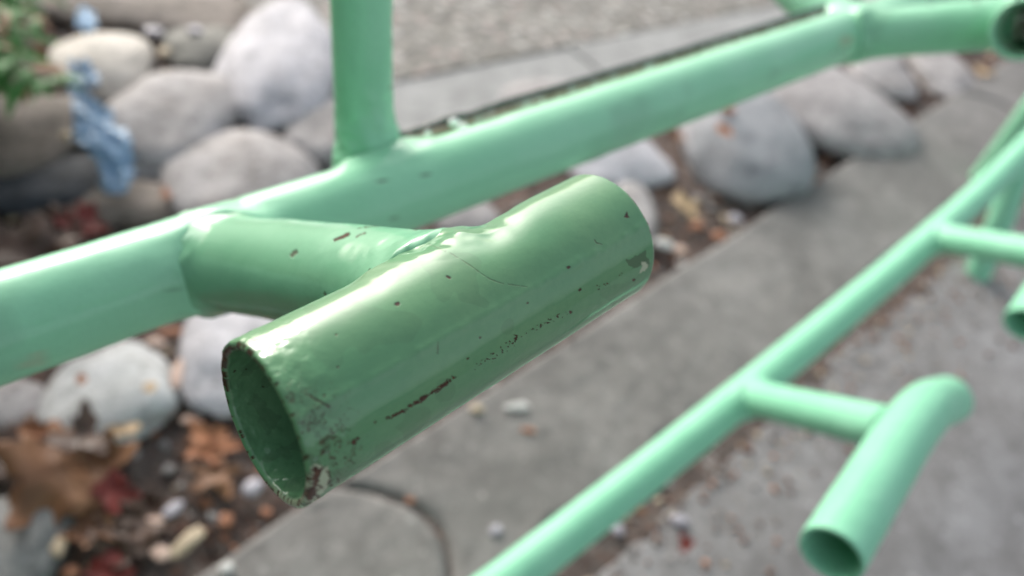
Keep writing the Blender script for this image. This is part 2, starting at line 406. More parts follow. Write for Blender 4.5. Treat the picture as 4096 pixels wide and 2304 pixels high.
def m_hero(W, info):
    x, y, d = proj(W); v = (W - CAM)
    m, nu, nv = info['m'], info['nu'], info['nv']
    ring = np.repeat(np.arange(m), nv); outer = ring < nu; inner = (ring >= nu + 3) & (ring < 2 * nu + 3)
    nrim = (ring >= 2 * nu + 3)
    axis = (hero[1] - hero[0]) / np.linalg.norm(hero[1] - hero[0])
    rel = W - hero[0]; t = rel @ axis; rad = rel - t[:, None] * axis
    front = ((rad * v).sum(1) < 0) & outer
    z = x * 0
    rust = z.copy(); cream = z.copy(); grime = z.copy()
    def add(a, b): return np.maximum(a, b)
    def nn(s, sc): return fbm(np.stack([x / sc, y / sc, z + s], -1), s, 3)
    # long broken rust line on the lower side
    l1 = plmask(x, y, [(1545, 1672), (1600, 1650), (1680, 1605), (1745, 1560), (1812, 1512)], 7, 8, 2) * (nn(5, 9) > -.45)
    l2 = plmask(x, y, [(1900, 1475), (2010, 1395), (2065, 1360)], 9, 13, 6) * (nn(6, 7) > .45)
    l3 = plmask(x, y, [(2065, 1360), (2150, 1310), (2215, 1278), (2278, 1250)], 7, 9, 7) * (nn(8, 8) > .35)
    l4 = plmask(x, y, [(2400, 1150), (2480, 1100)], 6, 10, 9) * (nn(4, 8) > .55)
    rust = add(rust, front * (l1 + l2 + l3 * .9 + l4))
    for (a, b, r_) in [(2283, 1252, 10), (1590, 1218, 8), (1415, 1768, 13), (1430, 1755, 8), (1148, 1590, 10), (1295, 1585, 7), (1500, 1690, 4), (2275, 1070, 7), (2320, 1160, 5),
                       (1790, 1108, 6), (1350, 1470, 4), (2110, 1213, 4), (1870, 1435, 5), (2535, 1120, 6), (1345, 1340, 4), (1920, 1350, 4), (1100, 1400, 6)]:
        rust = add(rust, front * plmask(x, y, [(a - 1, b), (a + 2, b - 2)], r_ * .68, r_ * .5, int(a)))
    rust = add(rust, front * plmask(x, y, [(1788, 1106), (1800, 1112)], 4, 1, 3))
    rust = add(rust, front * plmask(x, y, [(1236, 1582), (1270, 1602), (1318, 1628)], 4, 3, 13) * .8)
    # dark chips at the far end
    rust = add(rust, front * polymask(x, y, [(2508, 845), (2520, 870), (2495, 868)], 4, 3))
    cream = add(cream, front * polymask(x, y, [(2568, 1046), (2590, 1045), (2586, 1088), (2560, 1095)], 6, 5))
    grime = add(grime, front * polymask(x, y, [(2500, 1040), (2590, 1000), (2600, 1060), (2530, 1070)], 9, 5))
    # hair crack running down across the tube
    rust = add(rust, front * plmask(x, y, [(1712, 976), (1800, 1012), (1870, 1055), (1925, 1095), (1960, 1118), (2010, 1135), (2110, 1148)], 2.2, 1.6, 15) * .32 * (nn(9, 14) > -.4))
    rust = add(rust, front * plmask(x, y, [(2378, 960), (2385, 972), (2408, 978)], 2.0, 1, 16) * .6)
    rust = add(rust, front * plmask(x, y, [(1752, 1370), (1750, 1415)], 2, 1, 16) * .5)
    # big chip at the mouth, cream primer round a dark rusty bare patch
    cream = add(cream, (front | nrim) * polymask(x, y, [(1205, 1960), (1228, 1890), (1262, 1858), (1312, 1870), (1318, 1915), (1290, 1990), (1235, 2012), (1150, 1985)], 14, 5))
    rust = add(rust, (front | nrim) * polymask(x, y, [(1256, 1860), (1290, 1872), (1268, 1952), (1262, 1975), (1236, 2004), (1198, 1958), (1205, 1945), (1244, 1948)], 9, 8))
    # pitting near the mouth
    t_n = t / np.linalg.norm(hero[1] - hero[0])
    near = ss(.16, .0, t_n) * front
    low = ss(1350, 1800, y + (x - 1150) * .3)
    pit = ((nn(21, 11) > .62 - .5 * low * ss(.14, .02, t_n)) & (nn(23, 42) > -.1)).astype(float) * near * low
    rust = add(rust, pit * .85)
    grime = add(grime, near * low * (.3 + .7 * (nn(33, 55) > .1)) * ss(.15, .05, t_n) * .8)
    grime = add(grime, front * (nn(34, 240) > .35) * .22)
    # scuffs along the middle ridge
    rim = ring >= nu
    rn = fbm(W * 900, 31, 3)
    left = ss(1150, 900, x)
    rust = add(rust, nrim * ((rn > .5 - .9 * ss(1340, 1420, y) * ss(1640, 1560, y) * left - .25 * ss(1850, 1950, y)).astype(float)))
    cream = add(cream, nrim * ss(1900, 1980, y) * .8)
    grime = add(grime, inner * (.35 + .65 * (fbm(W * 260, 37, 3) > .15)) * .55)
    rust = add(rust, inner * (fbm(W * 700, 39, 3) > 1.15).astype(float) * ss(.4, .0, t_n))
    farrim = (ring >= nu) & (ring < nu + 3)
    rust = add(rust, farrim * (rn > .1))
    return np.stack([rust, cream, grime], -1).clip(0, 1)
def x_hero(S, u, ph):
    x, y, d = proj(S)
    e = 0
    e = e - .0016 * np.exp(-(((x - 1960) / 130) ** 2 + ((y - 900) / 90) ** 2))       # dip beside the weld
    e = e + .0012 * np.exp(-(((x - 1800) / 60) ** 2 + ((y - 905) / 45) ** 2))        # lump on the seam
    line = (x - 1040) * -.54 + 1310 - y                                              # shallow ridge on the upper flank
    # faint longitudinal seam facing the viewer
    sl = np.abs((y - (1601 - (x - 1322) * .555)))
    e = e + .00030 * np.exp(-(sl / 26) ** 2) * (1 + .5 * fbm(S * 300, 8, 2))
    best = np.full(x.shape, 1e9); bead = [(1480, 1085), (1560, 1015), (1680, 962), (1790, 925), (1890, 925), (1990, 900)]
    for (ax, ay), (bx, by) in zip(bead[:-1], bead[1:]):
        dx, dy = bx - ax, by - ay; t = np.clip(((x - ax) * dx + (y - ay) * dy) / (dx * dx + dy * dy), 0, 1)
        best = np.minimum(best, np.hypot(x - ax - t * dx, y - ay - t * dy))
    wm = np.exp(-(best / 62) ** 2)                                                   # rippled weld bead under the paint
    sx = np.stack([S[..., 0] * 190, S[..., 1] * 110, S[..., 2] * 190], -1)
    e = e + wm * (.0007 + .0010 * fbm(sx * .48, 21, 2) - .0012 * np.abs(vnoise(S * 62, 27)) + .0001 * fbm(sx, 24, 2))
    mouth = np.clip(1 - u / .12, 0, 1)
    e = e + .00028 * mouth * fbm(S * 330, 14, 3)
    return e
def spots(lst, seed=0):
    def f(W, info):
        x, y, d = proj(W); r = np.zeros((len(W), 3))
        for (ch, a, b, rad, st) in lst:
            r[:, ch] = np.maximum(r[:, ch], st * plmask(x, y, [(a - rad * .4, b + rad * .2), (a + rad * .4, b - rad * .2)], rad, rad * .5, int(a) % 50))
        r[:, 2] = np.maximum(r[:, 2], .3 * ss(.3, .8, fbm(W * 22, 3 + seed, 4))); r[:, 0] = np.maximum(r[:, 0], .8 * (fbm(W * 260, 9, 2) > 1.12))
        return r.clip(0, 1)
    return f
def arm_marks(W):
    x, y, d = proj(W); r = np.zeros((len(W), 3))
    r[:, 0] = np.maximum(plmask(x, y, [(1338, 960), (1370, 948), (1394, 934)], 6, 3, 3), plmask(x, y, [(1426, 946), (1458, 932)], 4, 4, 5) * .8)
    r[:, 0] = np.maximum(r[:, 0], plmask(x, y, [(1460, 908), (1518, 904)], 4, 3, 6) * .7)
    r[:, 0] = np.maximum(r[:, 0], plmask(x, y, [(1630, 912), (1665, 916)], 5, 4, 8) * .8)
    return r
tube('upper_rail', rail1, R, M_mint, rack, 700, 96, others=[(trim(armA, .024), .0200), (trim(postA, .018), .0148, .022, .0026), (trim(armC, .024), .0195), (trim(postC, .02), .02)], kf=.0125, lump=.0013,
     marks=spots([(1, 140, 1440, 30, .55), (2, 712, 1145, 18, 1), (0, 715, 1150, 8, .5), (0, 1582, 873, 11, .5), (1, 3390, 160, 20, .7)]))
tube('arm', armA, R, M_mid, rack, 260, 220, r0=.0203, r1=.0195, others=[(rail1_path, R), (hero, RH)], kf=.012, lump=.0008,
     marks=lambda W, i: np.maximum(spots([(0, 1180, 1008, 9, .8), (0, 1170, 1020, 6, .8)])(W, i), arm_marks(W)))['label'] = 'green arm welded to the worn cross tube in front'

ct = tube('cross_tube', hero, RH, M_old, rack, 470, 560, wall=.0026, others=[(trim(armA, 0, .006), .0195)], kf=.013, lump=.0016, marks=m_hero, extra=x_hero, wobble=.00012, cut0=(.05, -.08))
ct['label'] = 'worn dark green cross tube with rust spots and a chipped open mouth'
tube('post', postA, .0148, M_mint, rack, 160, 72, others=[(rail1_path, R)], kf=.025, lump=.0022, marks=spots([(0, 1563, 350, 7, .5)]))
tube('brace', postC, .0205, M_mint, rack, 120, 64, others=[(rail1_path, R)])
tube('arm', armC, .0195, M_mint, rack, 120, 80, others=[(rail1_path, R), (crC, R)], kf=.013, lump=.0012,
     marks=spots([(2, 3600, 18, 10, 1), (2, 3720, 10, 12, 1), (2, 3905, 8, 10, 1)]))
tube('cross_tube', crC, .0212, M_mint, rack, 120, 96, wall=.003, others=[(armC, .0195)])
# thin wet strip welded along the back of the rail
k = NT('dark_wet_strip'); co = k.coords()
c = k.ramp(k.noise(120, 4, .6, co), [(.3, (.012, .03, .022)), (.6, (.03, .06, .045)), (.8, (.16, .09, .06))]); k.l(c, k.b.inputs['Base Color'])
k.b.inputs['Roughness'].default_value = .06; k.l(k.bump(k.noise(160, 3, .5, co), .5, .003), k.b.inputs['Normal']); M_strip = k.m
k = NT('rusty_glint_edge'); co = k.coords()
c = k.ramp(k.noise(150, 4, .6, co), [(.3, (.16, .10, .07)), (.5, (.40, .28, .22)), (.65, (.62, .6, .56))]); k.l(c, k.b.inputs['Base Color'])  # rust brown, with whitish flecks painted in for glints
k.b.inputs['Roughness'].default_value = .12; k.l(k.bump(k.noise(220, 3, .5, co), .7, .003), k.b.inputs['Normal']); M_gap = k.m
k = NT('white_glint_bead'); k.b.inputs['Base Color'].default_value = (.95, .97, .96, 1); k.b.inputs['Roughness'].default_value = .08; M_glint = k.m  # near-white colour standing in for bright glints
sa, sb = P(1560, 558, .436), P(3440, -8, .69)
def lumpy(S, u, ph): return (.0013 * fbm(S * 90, 3, 2)) * ss(.35, .0, u) + .0001 * fbm(S * 200, 5, 2)
tube('back_strip', [sa, sb], .0032, M_strip, rack, 300, 24, extra=lumpy)
ga, gb = P(1560, 584, .434), P(3440, 12, .688)
tube('strip_edge', [ga, gb], .0026, M_gap, rack, 300, 24, extra=lumpy)

for i_, (px, py, d_, r_) in enumerate([(1816, 490, .438, .0023), (1850, 512, .438, .0024), (1712, 535, .430, .0014), (1680, 556, .428, .0012), (1640, 560, .426, .0016)]):  # white beads added along the strip in place of specular glints
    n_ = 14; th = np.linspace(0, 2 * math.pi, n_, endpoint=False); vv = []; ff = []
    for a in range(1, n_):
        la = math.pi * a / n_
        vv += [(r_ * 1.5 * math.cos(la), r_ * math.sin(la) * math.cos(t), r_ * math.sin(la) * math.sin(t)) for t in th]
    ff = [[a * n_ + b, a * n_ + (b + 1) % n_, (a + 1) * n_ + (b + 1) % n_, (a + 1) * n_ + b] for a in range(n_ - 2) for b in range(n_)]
    o_ = link('glint_bead', mesh_np('glint_bead', np.array(vv), np.array(ff)), M_glint, rack); o_.location = P(px, py, d_)
# lower row
L = rail2_pts
arm2 = [np.array([.637, .160, .139]), P(3560, 1718, .66)]
cr2 = [P(3325, 2215, .50), P(3475, 1972, .545), P(3610, 1752, .595), P(3705, 1635, .64), P(3785, 1600, .69)]
arm4 = [np.array([1.092, .173, .172]), P(4200, 1025, .93)]
cr5 = [P(4105, 1300, .74), P(4330, 960, .8)]
leg = [np.array([1.36, .116, -.01]), np.array([1.372, .150, .12]), np.array([1.40, .188, .212])]
rail2_path = resample(L, 14)
tube('lower_rail', L, R, M_far, rack, 420, 64, others=[(trim(arm2, .022), .0195), (trim(arm4, .022), .0195)], kf=.014)
tube('arm', arm2, .0195, M_far, rack, 100, 64, others=[(rail2_path, R), (cr2, .0214)], kf=.012)
tube('cross_tube', cr2, .0214, M_far, rack, 160, 96, wall=.003, others=[(arm2, .0195)], kf=.012)
tube('arm', arm4, .0195, M_far, rack, 80, 48, others=[(rail2_path, R)])
tube('cross_tube', cr5, .0205, M_far, rack, 80, 64, wall=.003)
tube('leg', leg, .0205, M_far, rack, 80, 48, others=[(rail2_path, R)])

# ------------------------------------------------------------ cobbles
import bmesh
def ico(sub):
    bm = bmesh.new(); bmesh.ops.create_icosphere(bm, subdivisions=sub, radius=1)
    V = np.array([v.co[:] for v in bm.verts]); T = np.array([[v.index for v in f.verts] for f in bm.faces]); bm.free(); return V, T
ICO5 = ico(5); ICO3 = ico(3)
RT = M3[:, 0].copy(); RT[2] = 0; RT /= np.linalg.norm(RT); AW = np.array([-RT[1], RT[0], 0])
STONES = {
 'pale': stone_mat('pale_cobble', (.42, .41, .43), (.56, .55, .58)),
 'warm': stone_mat('warm_grey_cobble', (.27, .25, .24), (.44, .42, .42)),
 'cream': stone_mat('cream_cobble', (.50, .46, .40), (.64, .60, .54)),
 'olive': stone_mat('olive_grey_cobble', (.13, .13, .11), (.22, .215, .19)),
 'brown': stone_mat('brown_cobble', (.14, .115, .09), (.27, .23, .2)),
 'slate': stone_mat('slate_cobble', (.030, .036, .046), (.055, .065, .08)),
 'blue': stone_mat('blue_grey_cobble', (.21, .225, .24), (.42, .41, .43), scale=7),
 'pink': stone_mat('pinkish_cobble', (.25, .235, .235), (.42, .395, .395)),
 'white': stone_mat('whitish_cobble', (.44, .45, .44), (.60, .61, .61), spot=(.32, .31, .28)),
 'grey': stone_mat('dark_grey_cobble', (.15, .155, .15), (.25, .25, .245)),
}
def stone(px, py, a, b, rot, mat, label, seed, flat=.47, lift=.35, sq=2.4, rough=.11):
    g = G(px, py, .02); d = proj(g)[2]; v = g - CAM
    sa = -v[2] / np.linalg.norm(v); ca = math.sqrt(1 - sa * sa)
    rx = a * d / F; Bv = b * d / F; rz = flat * min(rx, Bv)
    ry = math.sqrt(max(Bv * Bv - (rz * ca) ** 2, (.55 * Bv) ** 2)) / sa
    V, T = ICO5
    s = (np.abs(V[:, 0]) ** sq + np.abs(V[:, 1]) ** sq + np.abs(V[:, 2]) ** 2.1) ** (-1 / sq)
    Q = V * s[:, None]
    Q = Q * (1 + rough * 1.6 * fbm(V * 1.1, seed, 2) + rough * .25 * fbm(V * 4, seed + 3, 3))[:, None]
    Q = Q * np.array([rx, ry, rz])
    c_, s_ = math.cos(math.radians(rot)), math.sin(math.radians(rot))
    X = Q[:, 0] * c_ - Q[:, 1] * s_; Y = Q[:, 0] * s_ + Q[:, 1] * c_
    W = X[:, None] * RT + Y[:, None] * AW + np.array([0, 0, 1]) * Q[:, 2:3]
    zc = rz * lift; cen = G(px, py, zc)
    me = mesh_np('cobble', W, T); o = link('cobble', me, STONES[mat]); o.location = cen
    tag(o, label, 'stone', 'cobbles set in the soil behind the kerb')
    return o
stone(1140, 235, 225, 262, 8, 'pale', 'largest pale lavender-grey cobble just left of the thin green post', 1, lift=.4)
stone(690, 472, 235, 205, -14, 'warm', 'warm grey cobble between the torn blue plastic and the largest pale cobble', 2)
stone(400, 262, 170, 135, 0, 'cream', 'cream-white cobble behind the torn blue plastic strip', 3)
stone(835, 190, 175, 95, 28, 'olive', 'dark olive-grey cobble wedged left of the largest pale cobble', 4)
stone(1300, 520, 145, 135, 0, 'warm', 'small brownish-grey cobble half hidden behind the foot of the thin green post', 5)
stone(985, 735, 275, 215, 30, 'warm', 'pale purplish-grey cobble touching the upper edge of the rail left of the post', 6)
stone(520, 20, 480, 85, 4, 'brown', 'long flat brown stone along the top left edge of the photo', 7, sq=3)
stone(60, 560, 250, 180, 0, 'brown', 'shadowed brown cobble under the leaves at the left edge', 8)
stone(215, 740, 240, 105, 22, 'slate', 'dark blue-grey slate stone left of the torn blue plastic', 9, sq=2.8)
stone(520, 815, 230, 95, 5, 'brown', 'low brownish stone directly above the rail below the blue plastic', 10)
stone(440, 1585, 250, 205, 35, 'white', 'whitish cobble with a few leaf bits on it, below the left end of the rail', 11)
stone(925, 1440, 195, 225, 15, 'pale', 'pale grey cobble below the rail, left of the open tube mouth', 12)
stone(40, 1640, 150, 115, 0, 'warm', 'grey cobble cut by the left edge below the rail', 13)
stone(60, 2180, 215, 235, 0, 'grey', 'dark grey cobble in the bottom left corner', 14)
stone(2975, 560, 258, 212, 0, 'blue', 'big blue-grey cobble with small orange leaf spots between rail and kerb', 15, lift=.4, rough=.045, flat=.62, sq=2.6)
stone(3325, 432, 282, 168, 22, 'pink', 'broad pinkish-grey cobble leaning on the big blue-grey one', 16, rough=.05, lift=.4, flat=.5)
stone(3520, 285, 140, 85, 0, 'warm', 'small grey-brown cobble behind the broad pinkish cobble', 17)
stone(3770, 285, 135, 85, 0, 'warm', 'small grey cobble below the open end of the cross tube at top right', 18)
stone(2460, 640, 225, 110, 18, 'pale', 'pale cobble showing under the rail above the worn cross tube', 19)
stone(2530, 850, 95, 120, 0, 'warm', 'small grey cobble right behind the far end of the worn cross tube', 20)
stone(1870, 870, 130, 75, 15, 'pink', 'lilac-grey cobble seen in the gap above the weld of the worn cross tube', 21)
stone(3020, 330, 200, 70, 20, 'grey', 'grey cobble mostly hidden behind the right part of the upper rail', 22)
stone(2200, 420, 230, 90, 18, 'warm', 'cobble hidden behind the middle of the upper rail', 23)
stone(1300, 1120, 260, 130, 0, 'warm', 'cobble hidden behind the arm of the worn cross tube', 24)

# ------------------------------------------------------------ small debris on the soil
LEAFM = {
 'brown': flat_mat('brown_leaf', (.12, .05, .022), (.27, .13, .06), 22, .6),
 'red': flat_mat('red_leaf', (.22, .018, .012), (.36, .05, .025), 40, .45),
 'darkred': flat_mat('dark_red_leaf', (.10, .012, .010), (.24, .03, .02), 40, .6),
 'orange': flat_mat('orange_leaf', (.24, .085, .035), (.40, .17, .08), 60, .7),
 'tan': flat_mat('tan_leaf', (.45, .30, .16), (.6, .45, .28), 60, .6),
 'dark': flat_mat('dark_leaf', (.05, .03, .02), (.11, .06, .04), 40, .5),
}
def leaf(px, py, size, rot, mat, label, seed, lobes=5, z=.015, depth=.35, tilt=0, group=None, ln=1.0, name='fallen_leaf'):
    d = proj(G(px, py, z))[2]; r = size * d / F
    nr, na = 14, 90
    th = np.linspace(0, 2 * math.pi, na, endpoint=False)
    rad = 1 - depth * (.5 - .5 * np.cos(lobes * th)) ** 1.0
    rad = rad * (1 + .16 * np.sin(th * 13 + seed) * (.3 + .7 * np.abs(np.sin(lobes * th / 2 + .3)))) * (1 + .35 * vnoise(np.stack([np.cos(th) * 3, np.sin(th) * 3, th * 0 + seed], -1), seed))
    if lobes == 0: rad = .35 + .65 * np.abs(np.cos(th)) ** 1.5
    rr_ = np.linspace(0, 1, nr)[1:]
    X = np.concatenate([[0], (rr_[:, None] * rad * np.cos(th) * ln).ravel()]); Y = np.concatenate([[0], (rr_[:, None] * rad * np.sin(th)).ravel()])
    Z = .22 * (X ** 2) * (1 if seed % 2 else -.4) + .30 * vnoise(np.stack([X * 2.1, Y * 1.7, X * 0 + seed], -1), seed) + .35 * np.abs(Y) * .5
    V = np.stack([X, Y, Z], -1) * r
    tri = [[0, 1 + j, 1 + (j + 1) % na] for j in range(na)]
    quads = []
    for i in range(nr - 2):
        for j in range(na):
            a = 1 + i * na + j; b = 1 + i * na + (j + 1) % na
            tri += [[a, a + na, b + na], [a, b + na, b]]
    o = link(name, mesh_np(name, V, tri), LEAFM[mat]); s = o.modifiers.new('thick', 'SOLIDIFY'); s.thickness = .0008
    g = G(px, py, z); o.location = g
    o.rotation_euler = (math.radians(tilt), math.radians(tilt * .6), math.radians(rot) + math.atan2(RT[1], RT[0]))
    tag(o, label, 'leaf', group); return o
leaf(235, 1900, 250, 40, 'brown', 'large curled orange-brown dead leaf lying between the whitish and the dark grey cobble', 3, 5, .035, .35, 12)
leaf(330, 1760, 130, 95, 'dark', 'dark pointed leaf tip overlapping the lower edge of the whitish cobble', 5, 3, .05, .6, 8)
leaf(455, 1965, 85, 10, 'darkred', 'deep red leaf piece right of the large curled brown leaf', 4, 4, .03, .35, 15)
leaf(490, 2150, 150, 70, 'dark', 'dark reddish-brown leaf below the deep red leaf piece', 7, 5, .012, .3, 10)
leaf(430, 2285, 90, 0, 'darkred', 'red leaf piece at the bottom edge of the photo', 8, 4, .012, .3, 5)
leaf(165, 1725, 78, 10, 'orange', 'pinkish orange leaf scrap tucked beside the whitish cobble', 9, 0, .03, .3, 10)
leaf(850, 1785, 110, 80, 'orange', 'rust-orange crumbled leaf on soil left of the chipped tube mouth', 11, 5, .01, .4, 6)
leaf(860, 1900, 105, 20, 'brown', 'brown star-shaped leaf on soil below the rust-orange one', 12, 5, .01, .45, 6)
leaf(330, 905, 95, 0, 'darkred', 'dark red leaf in the shade just above the left part of the rail', 13, 4, .02, .3, 10)
leaf(130, 990, 170, 30, 'dark', 'dark brown leaf in deep shade at the left edge above the rail', 47, 5, .03, .35, 8)
leaf(215, 930, 120, 0, 'dark', 'dark brown leaf beside the dark red one above the rail', 15, 4, .015, .3, 10)
leaf(490, 1720, 52, 25, 'tan', 'yellow-brown leaf scrap at the lower edge of the whitish cobble', 16, 0, .03, .3, 5, ln=1.3)
leaf(2735, 825, 70, 30, 'tan', 'tan leaf on the soil below the big blue-grey cobble', 17, 5, .01, .3, 10)
leaf(2900, 525, 38, 0, 'orange', 'small round orange leaf stuck on the big blue-grey cobble', 18, 3, .105, .1, 0)
leaf(2905, 440, 35, 50, 'orange', 'orange leaf scrap on the top of the big blue-grey cobble below the rail', 19, 3, .09, .2, 0)
leaf(2715, 545, 45, 20, 'brown', 'greenish brown scrap at the left foot of the big blue-grey cobble', 21, 4, .02, .3, 0)
leaf(325, 1520, 26, 0, 'orange', 'orange fleck lying on the upper left of the whitish cobble', 23, 3, .068, .1, 0)
leaf(600, 1550, 26, 60, 'tan', 'yellow fleck lying on the right side of the whitish cobble', 25, 3, .065, .1, 0)
leaf(3930, 290, 50, 20, 'tan', 'tan leaf scrap near the open cross tube end at the right edge', 27, 4, .02, .3, 5)
leaf(2740, 2170, 36, 20, 'red', 'small dark red berry-coloured leaf curl on the pavement strip below the lower rail', 29, 3, .02, .2, 20)
leaf(620, 450, 50, 20, 'orange', 'orange scrap between the cream-white and the warm grey cobble', 31, 0, .03, .2, 5)
leaf(700, 770, 60, 70, 'orange', 'orange leaf scrap between the low brown stone and the purplish cobble', 33, 4, .02, .3, 5)

leaf(80, 1830, 170, 20, 'dark', 'dark brown leaf under the large curled brown leaf at the left edge', 41, 5, .012, .35, 8)
leaf(560, 2060, 120, 50, 'dark', 'blackish brown leaf between the deep red scrap and the small pebbles', 43, 4, .008, .3, 6)
leaf(380, 2120, 110, 130, 'brown', 'brown leaf half under the dark reddish-brown leaf', 45, 5, .02, .35, 14)
CH = {
 'pinkc': flat_mat('pale_pink_chip', (.55, .38, .30), (.66, .50, .42), 120, .7),
 'tanc': flat_mat('tan_chip', (.42, .33, .22), (.55, .46, .33), 120, .7),
 'orange': flat_mat('orange_chip', (.26, .11, .06), (.40, .19, .11), 120, .8),
 'lav': flat_mat('lavender_pebble', (.33, .32, .36), (.47, .45, .50), 90, .5),
 'greyc': flat_mat('grey_pebble', (.25, .24, .23), (.38, .36, .35), 90, .7),
 'white': flat_mat('white_pebble', (.52, .52, .50), (.68, .68, .66), 90, .5),
 'brn': flat_mat('bark_chip', (.10, .05, .035), (.20, .10, .065), 120, .8),
}
def bit(px, py, a, b, rot, mat, seed, z=.006, flat=.45, obj=True):
    d = proj(G(px, py, z))[2]; V, T = ICO3
    Q = np.sign(V) * np.abs(V) ** .8
    Q = Q * (1 + .22 * fbm(V * 1.3, seed, 2))[:, None] * np.array([a, b, min(a, b) * flat]) * d / F
    r_ = math.radians(rot) + math.atan2(RT[1], RT[0])
    X = Q[:, 0] * math.cos(r_) - Q[:, 1] * math.sin(r_); Y = Q[:, 0] * math.sin(r_) + Q[:, 1] * math.cos(r_)
    W = np.stack([X, Y, Q[:, 2]], -1)
    g = G(px, py, z)
    if not obj: return W + g, T
    name = 'wood_chip' if mat in ('pinkc', 'tanc', 'orange', 'brn') else 'pebble'
    o = link(name, mesh_np(name, W, T), CH[mat]); o.location = g; return o
BITS = [
 (712, 1500, 24, 78, 8, 'pinkc', 'long pale pink wood chip upright between the whitish cobble and the tube mouth', .02),
 (765, 1680, 42, 24, 5, 'pinkc', 'pale pink chip above the rust-orange leaf', .006),
 (600, 1700, 50, 22, 50, 'tanc', 'cream elongated chip at the lower right foot of the whitish cobble', .01),
 (500, 1785, 26, 24, 0, 'orange', 'small round orange chip below the whitish cobble', .006),
 (745, 2170, 36, 74, -32, 'tanc', 'largest pale tan chip near the bottom edge left of the kerb', .01),
 (640, 2215, 44, 32, -30, 'pinkc', 'pale pink chip joined to the largest tan chip', .01),
 (690, 2040, 26, 42, -30, 'lav', 'small lavender pebble below the brown star-shaped leaf', .01),
 (620, 2085, 36, 22, 10, 'pinkc', 'small pinkish chip left of the lavender pebble', .006),
 (1010, 1950, 32, 44, -30, 'lav', 'bluish lavender pebble just left of the chipped lip of the tube', .01),
 (900, 2085, 26, 32, 0, 'orange', 'orange chip on the soil beside the kerb end', .006),
 (1065, 2050, 24, 20, 0, 'orange', 'small orange crumb on soil against the kerb below the tube mouth', .006),
 (236, 2180, 30, 50, 10, 'tanc', 'tan chip at the right side of the dark grey corner cobble', .02),
 (280, 2290, 34, 26, 0, 'orange', 'orange chip at the bottom edge beside the red leaf piece', .01),
 (620, 1370, 36, 22, 0, 'pinkc', 'pale pink chip below the rail between two pale cobbles', .01),
 (690, 1640, 20, 36, 0, 'orange', 'brick-orange crumb below the long pale pink chip', .006),
 (690, 1330, 60, 20, 10, 'orange', 'orange bark piece just under the edge of the left rail', .006),
 (2655, 975, 42, 26, -10, 'white', 'bright white pebble right of the far end of the worn cross tube', .012),
 (2940, 878, 30, 28, 0, 'lav', 'pale round pebble on the soil beside the kerb under the big cobble', .01),
 (2720, 1000, 26, 24, 0, 'pinkc', 'pale pinkish pebble beside the bright white one', .01),
 (2730, 1055, 22, 22, 0, 'greyc', 'small grey pebble right by the kerb edge below the bright white one', .01),
 (2790, 905, 32, 22, 20, 'orange', 'orange crumb between the tan leaf and the kerb', .01),
 (2880, 945, 34, 24, 20, 'orange', 'brick-orange chip at the edge of the kerb below the pale round pebble', .01),
 (2070, 1627, 50, 16, 15, 'white', 'white oblong chip lying on the kerb under the worn cross tube', .026),
 (1908, 1635, 26, 20, 0, 'tanc', 'round pale pebble on the kerb left of the white oblong chip', .026),
 (2115, 1722, 30, 14, -5, 'orange', 'orange flake on the kerb below the white oblong chip', .024),
 (2205, 2265, 22, 18, 0, 'white', 'tiny white pebble on kerb near the lower rail at the bottom', .024),
 (1985, 2120, 28, 20, 30, 'lav', 'small bluish pebble on the kerb beside the lower rail', .024),
 (1640, 2000, 20, 14, 0, 'orange', 'tiny orange flake on the rounded kerb end', .024),
 (905, 2270, 28, 24, 0, 'white', 'white pebble on the kerb at the bottom edge', .026),
 (2720, 2080, 34, 26, 0, 'lav', 'pale pebble in the debris strip below the lower rail', .012),
 (2470, 2120, 26, 24, 0, 'lav', 'pale pinkish pebble in the debris strip nearest the bottom edge', .012),
 (3430, 1180, 26, 20, 0, 'pinkc', 'pinkish chip below the lower rail near its right joint', .012),
 (3540, 580, 26, 24, 0, 'orange', 'orange crumb below the broad pinkish cobble', .01),
 (3440, 635, 26, 24, 0, 'tanc', 'tan crumb at the kerb below the broad pinkish cobble', .01),
 (3240, 735, 54, 34, 20, 'orange', 'brick-red flake at the kerb right of the big blue-grey cobble', .008),
 (780, 120, 30, 24, 0, 'lav', 'small lavender pebble near the top edge beside the olive cobble', .03),
 (610, 125, 36, 26, 0, 'lav', 'dim lavender pebble below the long flat brown stone', .02),
 (655, 205, 20, 36, 0, 'tanc', 'narrow tan chip beside the dark olive-grey cobble', .02),
 (885, 330, 30, 26, 0, 'orange', 'orange crumb between the olive and the largest pale cobble', .02),
 (290, 545, 44, 26, 10, 'tanc', 'yellowish chip caught left of the torn blue plastic', .07),
]
for i, (a, b, c1, c2, r_, m_, lab, z) in enumerate(BITS):
    o = bit(a, b, c1, c2, r_, m_, i + 3, z); tag(o, lab, 'pebble' if o.name.startswith('pebble') else 'wood chip', 'loose chips and pebbles')
